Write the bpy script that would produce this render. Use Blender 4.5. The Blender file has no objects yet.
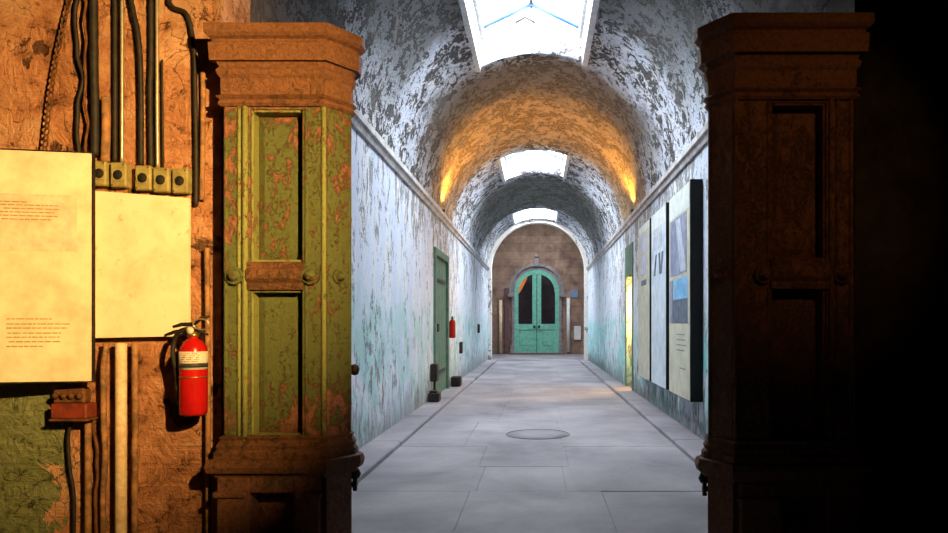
import bpy, bmesh, math, random
from mathutils import Vector, Matrix, noise

random.seed(7)
S = bpy.context.scene
COL = S.collection
PI = math.pi
F = 700.0                 # focal length in pixels (948 wide frame)
VX, VY, H = 538.0, 325.0, 1.10   # vanishing point of the corridor, eye height

# ------------------------------------------------------------------ camera
cd = bpy.data.cameras.new('camera')
cam = bpy.data.objects.new('camera', cd)
COL.objects.link(cam)
cam.location = (0, 0, H)
cam.rotation_euler = (PI / 2, 0, 0)
cd.sensor_width = 36
cd.lens = 36 * F / 948
cd.shift_x = -(VX - 474) / 948
cd.shift_y = (VY - 266.5) / 948
cd.clip_end = 200
S.camera = cam

# ------------------------------------------------------------------ world, colour
SKY = 62.0
w = bpy.data.worlds.new('sky')
S.world = w
w.use_nodes = True
bg = w.node_tree.nodes['Background']
bg.inputs[0].default_value = (0.90, 0.95, 1.0, 1)
bg.inputs[1].default_value = SKY
S.view_settings.view_transform = 'Standard'
S.view_settings.look = 'None'
S.view_settings.gamma = 1
S.view_settings.use_curve_mapping = False
S.view_settings.exposure = 0.0
S.cycles.use_denoising = True
S.cycles.max_bounces = 8
S.cycles.diffuse_bounces = 5
S.cycles.transparent_max_bounces = 12
S.cycles.sample_clamp_indirect = 6


def spot(name, loc, target, power, color, size_deg, blend, radius=0.03):
    l = bpy.data.lights.new(name, 'SPOT')
    l.energy = power
    l.color = color
    l.spot_size = math.radians(size_deg)
    l.spot_blend = blend
    l.shadow_soft_size = radius
    o = bpy.data.objects.new(name, l)
    COL.objects.link(o)
    o.location = loc
    d = Vector(target) - Vector(loc)
    o.rotation_euler = d.to_track_quat('-Z', 'Y').to_euler()
    return o


# warm gallery spotlight in the rotunda, upper right, thrown on the sign wall
spot('warm_spotlight', (1.05, 0.15, 2.30), (-2.40, 3.36, 1.68), 2050, (1.0, 0.57, 0.175), 48, 1.0, 0.015)
# added weak warm fill on the other pilaster, source unseen
spot('pilaster_fill_spot', (1.75, 0.5, 2.9), (1.20, 3.12, 1.85), 44, (1.0, 0.48, 0.14), 34, 0.8, 0.02)

# geometry of the corridor
W = 1.52                  # half width, radius of the vault
ZC = H + 1.69             # springing
Y0, Y1 = 3.36, 26.6       # rotunda wall plane, end wall
SKYL = [(6.40, 8.27), (12.87, 14.74), (19.30, 21.03)]
YR = 21.5                 # end of the vault; a taller hall follows
HALL_FILL = (22.9, 24.9)       # unseen roof light added to brighten the end wall
SXC = -0.08               # skylights sit a little off the centre line
SW = 0.60                 # half width of the skylights


def P(x, y, Y):
    return Vector(((x - VX) * Y / F, Y, H + (VY - y) * Y / F))


# daylight portals in the skylight openings, the added hall one too
for (a, b) in SKYL + [HALL_FILL]:
    l = bpy.data.lights.new('skylight_portal', 'AREA')
    l.shape = 'RECTANGLE'
    l.size, l.size_y = SW * 2 - 0.06, b - a - 0.06
    l.cycles.is_portal = True
    o = bpy.data.objects.new('skylight_portal', l)
    COL.objects.link(o)
    o.location = (SXC if b < 22 else 0, (a + b) / 2, H + (3.36 if b < 22 else 4.56))

# ================================================================== materials


class NT:
    def __init__(s, name, rough=0.85, metallic=0.0, spec=0.3):
        s.m = bpy.data.materials.new(name)
        s.m.use_nodes = True
        s.t = s.m.node_tree
        s.b = s.t.nodes['Principled BSDF']
        s.b.inputs['Roughness'].default_value = rough
        s.b.inputs['Metallic'].default_value = metallic
        s.b.inputs['Specular IOR Level'].default_value = spec
        s.tc = s.t.nodes.new('ShaderNodeTexCoord').outputs['Object']

    def n(s, t):
        return s.t.nodes.new(t)

    def l(s, a, b):
        s.t.links.new(a, b)

    def mapping(s, scale=(1, 1, 1), loc=(0, 0, 0), rot=(0, 0, 0), src=None):
        m = s.n('ShaderNodeMapping')
        m.inputs['Scale'].default_value = scale
        m.inputs['Location'].default_value = loc
        m.inputs['Rotation'].default_value = rot
        s.l(src or s.tc, m.inputs[0])
        return m.outputs[0]

    def noise(s, scale, detail=6, rough=0.6, dist=0.0, v=None):
        t = s.n('ShaderNodeTexNoise')
        t.inputs['Scale'].default_value = scale
        t.inputs['Detail'].default_value = detail
        t.inputs['Roughness'].default_value = rough
        t.inputs['Distortion'].default_value = dist
        s.l(v or s.tc, t.inputs['Vector'])
        return t.outputs['Fac']

    def voronoi(s, scale, feature='DISTANCE_TO_EDGE', v=None):
        t = s.n('ShaderNodeTexVoronoi')
        t.feature = feature
        t.inputs['Scale'].default_value = scale
        s.l(v or s.tc, t.inputs['Vector'])
        return t.outputs['Distance']

    def ramp(s, fac, stops, interp='LINEAR'):
        r = s.n('ShaderNodeValToRGB')
        cr = r.color_ramp
        cr.interpolation = interp
        while len(cr.elements) < len(stops):
            cr.elements.new(0.5)
        for e, (p, c) in zip(cr.elements, stops):
            e.position = p
            if not isinstance(c, (tuple, list)):
                c = (c, c, c)
            e.color = (*c[:3], 1)
        s.l(fac, r.inputs[0])
        return r.outputs[0]

    def math(s, op, a, b=None, clamp=False):
        m = s.n('ShaderNodeMath')
        m.operation = op
        m.use_clamp = clamp
        for i, x in enumerate((a, b)):
            if x is None:
                continue
            if isinstance(x, (int, float)):
                m.inputs[i].default_value = x
            else:
                s.l(x, m.inputs[i])
        return m.outputs[0]

    def mix(s, fac, a, b, mode='MIX'):
        m = s.n('ShaderNodeMix')
        m.data_type = 'RGBA'
        m.blend_type = mode
        for i, x in ((0, fac), (6, a), (7, b)):
            if isinstance(x, (int, float)):
                m.inputs[i].default_value = x
            elif isinstance(x, (tuple, list)):
                m.inputs[i].default_value = (*x[:3], 1)
            else:
                s.l(x, m.inputs[i])
        return m.outputs[2]

    def xyz(s):
        q = s.n('ShaderNodeSeparateXYZ')
        s.l(s.tc, q.inputs[0])
        return q.outputs

    def color(s, c):
        if isinstance(c, (tuple, list)):
            s.b.inputs['Base Color'].default_value = (*c[:3], 1)
        else:
            s.l(c, s.b.inputs['Base Color'])

    def bump(s, h, strength=0.5, dist=0.02):
        b = s.n('ShaderNodeBump')
        b.inputs['Strength'].default_value = strength
        b.inputs['Distance'].default_value = dist
        s.l(h, b.inputs['Height'])
        s.l(b.outputs[0], s.b.inputs['Normal'])


def worn(name, c1, c2, scale=12, rough=0.6, metallic=0.0, bump=0.25, lo=0.4, hi=0.62, dist=0.006):
    t = NT(name, rough, metallic)
    f = t.noise(scale, 8, 0.65, 0.4)
    g = t.noise(scale * 4, 5, 0.6)
    c = t.mix(t.ramp(f, [(lo, 0), (hi, 1)]), c1, c2)
    c = t.mix(0.45, c, t.ramp(g, [(0.3, 0.35), (0.65, 1.0)]), 'MULTIPLY')
    t.color(c)
    t.bump(g, bump, dist)
    return t.m


def peel(name, paint, paint_b, plaster, dark, thr=0.46, dado=None, streak=(1, 1, 1), crack=0.05, scale=1.0, grime=None, bays=False):
    """flaking lime paint over plaster: sheets of paint, dark curling edges, bare plaster"""
    t = NT(name, 0.9, 0, 0.15)
    v = t.mapping(streak)
    big = t.noise(1.1 * scale, 4, 0.55, 0.3, v)
    mid = t.noise(3.6 * scale, 9, 0.68, 0.9, v)
    fine = t.noise(17 * scale, 7, 0.7, 1.2, v)
    vf = t.noise(46 * scale, 4, 0.6, 0.6, v)
    k = t.math('ADD', t.math('MULTIPLY', mid, 0.55), t.math('MULTIPLY', big, 0.25))
    k = t.math('ADD', k, t.math('MULTIPLY', fine, 0.28))
    k = t.math('SUBTRACT', k, 0.04)
    if dado:
        k = t.math('SUBTRACT', k, t.math('MULTIPLY', t.ramp(t.math('MULTIPLY', t.xyz()[2], 0.25), [(0.40, 0), (0.66, 1)]), 0.05))
    mask = t.ramp(k, [(thr - 0.008, 0), (thr + 0.008, 1)])
    edge = t.ramp(k, [(thr - crack, 0), (thr - 0.006, 1), (thr + 0.012, 0)])
    pc = t.mix(t.ramp(big, [(0.36, 0), (0.6, 1)]), paint, paint_b)
    if dado:
        z = t.xyz()[2]
        zz = t.math('ADD', z, t.math('MULTIPLY', t.math('SUBTRACT', mid, 0.5), 1.6))
        dm = t.ramp(t.math('MULTIPLY', zz, 0.25), [(dado[0] * 0.25 - 0.03, 1), (dado[0] * 0.25 + 0.05, 0)])
        dm = t.math('MULTIPLY', dm, t.ramp(t.noise(2.2, 6, 0.6, 0.5), [(0.40, 0), (0.56, 1)]))
        pc = t.mix(dm, pc, dado[1])
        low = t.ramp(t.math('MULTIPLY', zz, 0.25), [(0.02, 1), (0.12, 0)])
    pl = t.mix(t.ramp(fine, [(0.35, 0), (0.65, 1)]), plaster, tuple(0.55 * c for c in plaster))
    c = t.mix(mask, pl, pc)
    c = t.mix(t.math('MULTIPLY', edge, 0.92), c, dark)
    # pits where flakes have fallen out of the paint
    pit = t.ramp(t.math('ADD', t.math('MULTIPLY', fine, 0.7), t.math('MULTIPLY', vf, 0.3)), [(0.42 if bays else 0.36, 1), (0.455 if bays else 0.40, 0)])
    c = t.mix(t.math('MULTIPLY', pit, 0.9), c, dark)
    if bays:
        # bands of vault tinted dark grey, grey brown, ochre, grey green
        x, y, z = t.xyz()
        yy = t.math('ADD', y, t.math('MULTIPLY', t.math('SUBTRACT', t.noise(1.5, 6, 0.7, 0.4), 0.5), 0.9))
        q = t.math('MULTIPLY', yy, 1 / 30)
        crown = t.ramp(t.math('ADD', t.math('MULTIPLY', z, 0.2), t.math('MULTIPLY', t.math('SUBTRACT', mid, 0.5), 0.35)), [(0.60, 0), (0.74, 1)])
        band_amt = t.math('SUBTRACT', 1, t.math('MULTIPLY', pit, 0.8))
        band_amt = t.math('MULTIPLY', band_amt, t.math('SUBTRACT', 1, t.math('MULTIPLY', edge, 0.8)))
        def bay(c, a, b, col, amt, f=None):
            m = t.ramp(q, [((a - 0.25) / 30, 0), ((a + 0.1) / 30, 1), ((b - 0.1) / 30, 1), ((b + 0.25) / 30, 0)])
            m = t.math('MULTIPLY', t.math('MULTIPLY', m, band_amt), amt)
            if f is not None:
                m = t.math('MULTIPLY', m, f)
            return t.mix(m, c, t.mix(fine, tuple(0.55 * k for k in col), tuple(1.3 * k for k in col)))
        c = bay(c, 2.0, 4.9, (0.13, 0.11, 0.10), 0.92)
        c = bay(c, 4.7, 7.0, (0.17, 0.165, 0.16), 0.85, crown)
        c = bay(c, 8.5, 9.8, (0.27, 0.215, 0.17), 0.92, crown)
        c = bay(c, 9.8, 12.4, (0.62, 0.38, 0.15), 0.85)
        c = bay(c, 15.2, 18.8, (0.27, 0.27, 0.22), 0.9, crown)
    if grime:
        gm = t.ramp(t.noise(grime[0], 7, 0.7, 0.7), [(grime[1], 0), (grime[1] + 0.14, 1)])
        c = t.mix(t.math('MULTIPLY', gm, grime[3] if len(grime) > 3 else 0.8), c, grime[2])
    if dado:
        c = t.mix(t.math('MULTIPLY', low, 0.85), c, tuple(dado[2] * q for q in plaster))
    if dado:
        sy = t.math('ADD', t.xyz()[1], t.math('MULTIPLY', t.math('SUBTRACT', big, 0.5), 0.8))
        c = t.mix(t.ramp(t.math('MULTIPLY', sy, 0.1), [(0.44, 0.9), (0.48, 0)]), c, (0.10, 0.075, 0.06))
    t.color(c)
    hgt = t.math('ADD', t.math('MULTIPLY', mask, 0.5), t.math('ADD', fine, t.math('MULTIPLY', vf, 0.4)))
    t.bump(hgt, 0.95, 0.03)
    return t.m


M = {}
M['wall_left'] = peel('peeling_lime_wall', (0.84, 0.85, 0.88), (0.70, 0.76, 0.90), (0.50, 0.50, 0.53), (0.10, 0.10, 0.12),
                      0.432, (1.3, (0.50, 0.72, 0.72), 0.6), (1, 1, 0.42), 0.035, 2.2)
M['wall_right'] = peel('peeling_lime_wall_blue', (0.80, 0.82, 0.88), (0.70, 0.78, 0.90), (0.46, 0.45, 0.46), (0.09, 0.09, 0.10),
                       0.435, (1.2, (0.34, 0.70, 0.70), 0.3), (1, 1, 0.42), 0.035, 2.2)
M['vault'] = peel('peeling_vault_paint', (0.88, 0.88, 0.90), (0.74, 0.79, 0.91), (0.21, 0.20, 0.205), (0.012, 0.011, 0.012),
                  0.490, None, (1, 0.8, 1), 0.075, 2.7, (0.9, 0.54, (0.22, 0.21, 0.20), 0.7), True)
M['stone_trim'] = worn('grey_stone_trim', (0.40, 0.37, 0.36), (0.62, 0.60, 0.60), 5, 0.85, 0, 0.4)
M['ring'] = peel('white_arch_paint', (0.84, 0.82, 0.80), (0.82, 0.76, 0.70), (0.5, 0.42, 0.34), (0.2, 0.14, 0.1), 0.43)
M['white_paint'] = worn('white_window_paint', (0.72, 0.74, 0.76), (0.86, 0.87, 0.88), 6, 0.6, 0, 0.15)
M['blue_steel'] = worn('blue_painted_bar', (0.012, 0.045, 0.15), (0.02, 0.06, 0.19), 9, 0.5)
M['iron'] = worn('black_iron', (0.015, 0.014, 0.014), (0.05, 0.035, 0.03), 20, 0.55, 0.4)
M['cable'] = worn('black_cable_sheath', (0.012, 0.011, 0.012), (0.03, 0.025, 0.022), 30, 0.6)
M['rust'] = worn('rusty_iron', (0.20, 0.085, 0.03), (0.07, 0.035, 0.02), 22, 0.75, 0.2, 0.5)
M['cream_pipe'] = worn('cream_painted_pipe', (0.80, 0.66, 0.46), (0.66, 0.48, 0.3), 9, 0.5)
M['steel'] = worn('galvanised_conduit', (0.62, 0.58, 0.48), (0.5, 0.45, 0.36), 15, 0.35, 0.7, 0.1)
M['brown_pipe'] = worn('brown_flaking_pipe', (0.42, 0.22, 0.10), (0.16, 0.09, 0.05), 18, 0.7, 0, 0.6)
M['box_paint'] = worn('yellowed_box_paint', (0.36, 0.33, 0.13), (0.26, 0.22, 0.09), 18, 0.6)
M['hole'] = worn('dark_knockout', (0.01, 0.01, 0.012), (0.02, 0.02, 0.02), 10, 0.8)
M['red'] = worn('red_enamel', (0.50, 0.010, 0.010), (0.42, 0.008, 0.008), 4, 0.25, 0, 0.02)
M['dark_red'] = worn('dull_red_box', (0.26, 0.045, 0.02), (0.13, 0.03, 0.02), 14, 0.6)
M['label_white'] = worn('label_paper', (0.78, 0.74, 0.66), (0.7, 0.66, 0.58), 25, 0.5, 0, 0.02)
M['label_black'] = worn('label_black_band', (0.03, 0.04, 0.045), (0.06, 0.07, 0.08), 20, 0.5, 0, 0.02)
M['brass'] = worn('worn_brass', (0.52, 0.40, 0.18), (0.35, 0.26, 0.12), 14, 0.35, 0.8, 0.1)
M['print_ink'] = worn('faded_ink', (0.40, 0.28, 0.13), (0.5, 0.36, 0.18), 30, 0.8, 0, 0)
M['orange_glow'] = worn('orange_glow', (0.85, 0.22, 0.04), (0.7, 0.12, 0.03), 6, 0.2, 0, 0)  # lamp glow showing in the door glass, put into the colour
M['dark_glass'] = worn('dark_window_glass', (0.018, 0.015, 0.018), (0.03, 0.022, 0.024), 3, 0.08, 0, 0)
M['green_door'] = worn('verdigris_door_paint', (0.13, 0.42, 0.31), (0.21, 0.54, 0.42), 8, 0.55)
M['green_cell'] = worn('dull_green_cell_door', (0.07, 0.17, 0.12), (0.14, 0.22, 0.16), 7, 0.6)
M['blue_sign'] = worn('blue_plaque', (0.18, 0.28, 0.42), (0.22, 0.32, 0.46), 8, 0.5)
M['plain_white'] = worn('white_board', (0.74, 0.73, 0.72), (0.62, 0.61, 0.6), 5, 0.6)
M['panel_black'] = worn('black_panel_edge', (0.008, 0.008, 0.009), (0.014, 0.014, 0.015), 8, 0.6)
M['panel_tan'] = worn('tan_panel_print', (0.56, 0.55, 0.42), (0.60, 0.59, 0.47), 2, 0.45, 0, 0)
M['panel_blue'] = worn('pale_blue_panel_print', (0.56, 0.66, 0.76), (0.66, 0.74, 0.82), 2, 0.45, 0, 0)
M['panel_head'] = worn('pale_panel_heading', (0.70, 0.76, 0.72), (0.74, 0.78, 0.76), 2, 0.45, 0, 0)
M['photo_grey'] = worn('grey_photo_print', (0.16, 0.19, 0.30), (0.32, 0.36, 0.50), 5, 0.45, 0, 0)
M['photo_pale'] = worn('pale_photo_print', (0.42, 0.46, 0.56), (0.62, 0.65, 0.72), 6, 0.45, 0, 0)
M['photo_sky'] = worn('sky_photo_print', (0.12, 0.36, 0.62), (0.22, 0.50, 0.76), 5, 0.45, 0, 0)
M['photo_dark'] = worn('dark_photo_print', (0.05, 0.07, 0.11), (0.13, 0.16, 0.22), 9, 0.45, 0, 0)
M['ink_grey'] = worn('grey_ink', (0.22, 0.22, 0.2), (0.3, 0.3, 0.27), 20, 0.6, 0, 0)


def mat_glass():
    m = bpy.data.materials.new('dusty_glass')
    m.use_nodes = True
    t = m.node_tree
    t.nodes.clear()
    o = t.nodes.new('ShaderNodeOutputMaterial')
    mx = t.nodes.new('ShaderNodeMixShader')
    tr = t.nodes.new('ShaderNodeBsdfTransparent')
    gl = t.nodes.new('ShaderNodeBsdfGlossy')
    tr.inputs[0].default_value = (0.95, 0.97, 0.98, 1)
    gl.inputs['Roughness'].default_value = 0.1
    mx.inputs[0].default_value = 0.05
    t.links.new(tr.outputs[0], mx.inputs[1])
    t.links.new(gl.outputs[0], mx.inputs[2])
    t.links.new(mx.outputs[0], o.inputs[0])
    return m


M['glass'] = mat_glass()


def mat_rot_wall():
    """rough ochre plaster over brick, with green paint left at the lower left"""
    t = NT('ochre_plaster_wall', 0.9, 0, 0.15)
    big = t.noise(1.6, 5, 0.6, 0.4)
    mid = t.noise(5, 9, 0.7, 0.8)
    fine = t.noise(26, 7, 0.7, 0.6)
    k = t.math('ADD', t.math('MULTIPLY', mid, 0.6), t.math('MULTIPLY', big, 0.4))
    c = t.ramp(k, [(0.36, (0.16, 0.07, 0.035)), (0.43, (0.46, 0.21, 0.11)), (0.50, (0.66, 0.32, 0.18)), (0.60, (0.78, 0.46, 0.29))])
    x, y, z = t.xyz()
    # green paint area
    ex = t.math('ADD', x, t.math('MULTIPLY', t.math('SUBTRACT', mid, 0.5), 0.9))
    ez = t.math('ADD', z, t.math('MULTIPLY', t.math('SUBTRACT', big, 0.5), 0.5))
    gx = t.math('LESS_THAN', ex, -2.28)
    gz = t.math('LESS_THAN', ez, 0.98)
    g = t.math('MULTIPLY', gx, gz)
    g = t.math('MULTIPLY', g, t.ramp(mid, [(0.36, 0), (0.40, 1)]))
    green = t.mix(t.ramp(fine, [(0.35, 0), (0.6, 1)]), (0.17, 0.21, 0.09), (0.30, 0.34, 0.17))
    c = t.mix(g, c, green)
    pits = t.ramp(t.math('ADD', t.math('MULTIPLY', fine, 0.5), t.math('MULTIPLY', mid, 0.5)), [(0.385, 1), (0.44, 0)])
    c = t.mix(t.math('MULTIPLY', pits, 0.9), c, (0.03, 0.018, 0.012))
    # cracks and fallen patches
    vm = t.mapping((1, 1, 1))
    wob = t.n('ShaderNodeMix'); wob.data_type = 'RGBA'; wob.blend_type = 'LINEAR_LIGHT'
    wob.inputs[0].default_value = 0.35
    nz = t.n('ShaderNodeTexNoise'); nz.inputs['Scale'].default_value = 3.5; nz.inputs['Detail'].default_value = 6
    t.l(t.tc, nz.inputs['Vector']); t.l(vm, wob.inputs[6]); t.l(nz.outputs['Color'], wob.inputs[7])
    cr = t.voronoi(4.2, 'DISTANCE_TO_EDGE', wob.outputs[2])
    crack = t.ramp(cr, [(0.003, 1), (0.014, 0)])
    crack = t.math('MULTIPLY', crack, t.ramp(big, [(0.44, 0), (0.54, 1)]))
    c = t.mix(t.math('MULTIPLY', crack, 0.6), c, (0.035, 0.018, 0.012))
    hole = t.ramp(t.noise(3.1, 7, 0.62, 0.5, t.mapping((1, 1, 1), (3.3, 1.7, 0.4))), [(0.335, 1), (0.365, 0)])
    c = t.mix(t.math('MULTIPLY', hole, 0.85), c, (0.06, 0.03, 0.02))
    t.color(c)
    br = t.n('ShaderNodeTexBrick')
    br.inputs['Scale'].default_value = 1.0
    br.inputs['Brick Width'].default_value = 0.24
    br.inputs['Row Height'].default_value = 0.085
    br.inputs['Mortar Size'].default_value = 0.012
    br.inputs['Mortar Smooth'].default_value = 0.6
    t.l(t.mapping(rot=(-PI / 2, 0, 0)), br.inputs['Vector'])
    hb = t.math('MULTIPLY', t.math('SUBTRACT', 1, br.outputs['Fac']), 0.05)
    hgt = t.math('ADD', t.math('ADD', mid, hb), t.math('MULTIPLY', fine, 0.35))
    hgt = t.math('SUBTRACT', hgt, t.math('ADD', t.math('MULTIPLY', crack, 0.3), t.math('MULTIPLY', hole, 0.4)))
    t.bump(hgt, 1.0, 0.09)
    return t.m


M['rot_wall'] = mat_rot_wall()


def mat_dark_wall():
    t = NT('shade_toned_plaster', 0.9, 0, 0.1)  # dark colour stands for walls the lamp misses and limits bounce
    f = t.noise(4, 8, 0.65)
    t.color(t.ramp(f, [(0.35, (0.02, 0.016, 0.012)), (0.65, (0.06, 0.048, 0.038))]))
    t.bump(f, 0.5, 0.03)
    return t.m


M['dark_wall'] = mat_dark_wall()


def mat_pilaster(name, green, brown, bias):
    t = NT(name, 0.7, 0, 0.25)
    v = t.mapping((1.0, 1.0, 0.6))
    mid = t.noise(19, 9, 0.72, 0.8, v)
    fine = t.noise(60, 7, 0.7, 0.8)
    big = t.noise(2.2, 3, 0.5)
    z = t.xyz()[2]
    k = t.math('ADD', t.math('MULTIPLY', mid, 0.6), t.math('MULTIPLY', fine, 0.4))
    k = t.math('ADD', k, t.math('MULTIPLY', t.math('SUBTRACT', big, 0.5), 0.30))
    # paint has worn through most at the head and foot of the shaft
    zz = t.math('SUBTRACT', t.math('ABSOLUTE', t.math('SUBTRACT', z, 1.25)), 0.45)
    k = t.math('SUBTRACT', k, t.math('MULTIPLY', t.math('MAXIMUM', zz, 0.0), 0.20))
    m = t.ramp(k, [(bias - 0.008, 0), (bias + 0.012, 1)])
    e = t.ramp(k, [(bias - 0.03, 0), (bias, 1), (bias + 0.012, 0)])
    gc = t.mix(t.ramp(fine, [(0.3, 0), (0.7, 1)]), tuple(0.7 * c for c in green), green)
    bc = t.mix(t.ramp(fine, [(0.35, 0), (0.62, 1)]), tuple(0.45 * c for c in brown), brown)
    c = t.mix(m, bc, gc)
    c = t.mix(t.math('MULTIPLY', e, 0.7), c, (0.04, 0.02, 0.012))
    t.color(c)
    t.bump(t.math('ADD', t.math('MULTIPLY', m, 0.6), fine), 0.9, 0.012)
    return t.m


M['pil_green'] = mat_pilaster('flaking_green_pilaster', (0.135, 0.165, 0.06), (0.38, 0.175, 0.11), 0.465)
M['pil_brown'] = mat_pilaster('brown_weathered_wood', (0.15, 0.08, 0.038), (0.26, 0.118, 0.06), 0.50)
M['pil_edge'] = mat_pilaster('yellow_green_moulding', (0.30, 0.33, 0.115), (0.46, 0.27, 0.13), 0.42)


def mat_floor():
    t = NT('concrete_floor', 0.55, 0, 0.35)
    f = t.noise(0.9, 6, 0.6, 0.3)
    g = t.noise(7, 8, 0.65)
    h = t.noise(60, 4, 0.6)
    c = t.ramp(f, [(0.32, (0.145, 0.135, 0.155)), (0.5, (0.235, 0.217, 0.245)), (0.66, (0.34, 0.315, 0.335))])
    c = t.mix(0.5, c, t.ramp(g, [(0.3, 0.55), (0.6, 1.0)]), 'MULTIPLY')
    c = t.mix(0.25, c, t.ramp(h, [(0.3, 0.5), (0.6, 1.0)]), 'MULTIPLY')
    t.color(c)
    t.l(t.ramp(g, [(0.3, 0.45), (0.7, 0.75)]), t.b.inputs['Roughness'])
    t.bump(t.math('ADD', g, t.math('MULTIPLY', h, 0.3)), 0.15, 0.01)
    return t.m


M['floor'] = mat_floor()


def mat_end_wall():
    t = NT('brown_stone_end_wall', 0.9, 0, 0.15)
    br = t.n('ShaderNodeTexBrick')
    br.inputs['Scale'].default_value = 1.0
    br.inputs['Brick Width'].default_value = 0.62
    br.inputs['Row Height'].default_value = 0.30
    br.inputs['Mortar Size'].default_value = 0.014
    br.inputs['Color1'].default_value = (0.25, 0.165, 0.125, 1)
    br.inputs['Color2'].default_value = (0.31, 0.215, 0.165, 1)
    br.inputs['Mortar'].default_value = (0.21, 0.145, 0.115, 1)
    t.l(t.mapping(rot=(-PI / 2, 0, 0)), br.inputs['Vector'])
    f = t.noise(2.2, 8, 0.65, 0.5)
    c = t.mix(0.8, br.outputs['Color'], t.ramp(f, [(0.3, (0.35, 0.3, 0.3)), (0.62, (1.1, 1.05, 1.0))]), 'MULTIPLY')
    t.color(c)
    t.bump(t.math('SUBTRACT', f, t.math('MULTIPLY', br.outputs['Fac'], 0.3)), 0.6, 0.04)
    return t.m


M['end_wall'] = mat_end_wall()


def mat_board():
    t = NT('stained_cream_board', 0.6, 0, 0.3)
    f = t.noise(6, 8, 0.65, 0.3)
    s = t.noise(16, 5, 0.6)
    c = t.ramp(f, [(0.3, (0.70, 0.60, 0.42)), (0.55, (0.84, 0.77, 0.60))])
    c = t.mix(t.ramp(s, [(0.62, 0), (0.70, 0.6)]), c, (0.5, 0.33, 0.16))
    t.color(c)
    t.bump(f, 0.1, 0.005)
    return t.m


M['board'] = mat_board()
M['sign'] = worn('cream_sign_face', (0.84, 0.78, 0.60), (0.80, 0.73, 0.54), 2.2, 0.5, 0, 0)
M['sign_print'] = worn('pale_printed_area', (0.78, 0.66, 0.52), (0.82, 0.70, 0.56), 5, 0.5, 0, 0)

# ================================================================== mesh helpers


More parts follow.
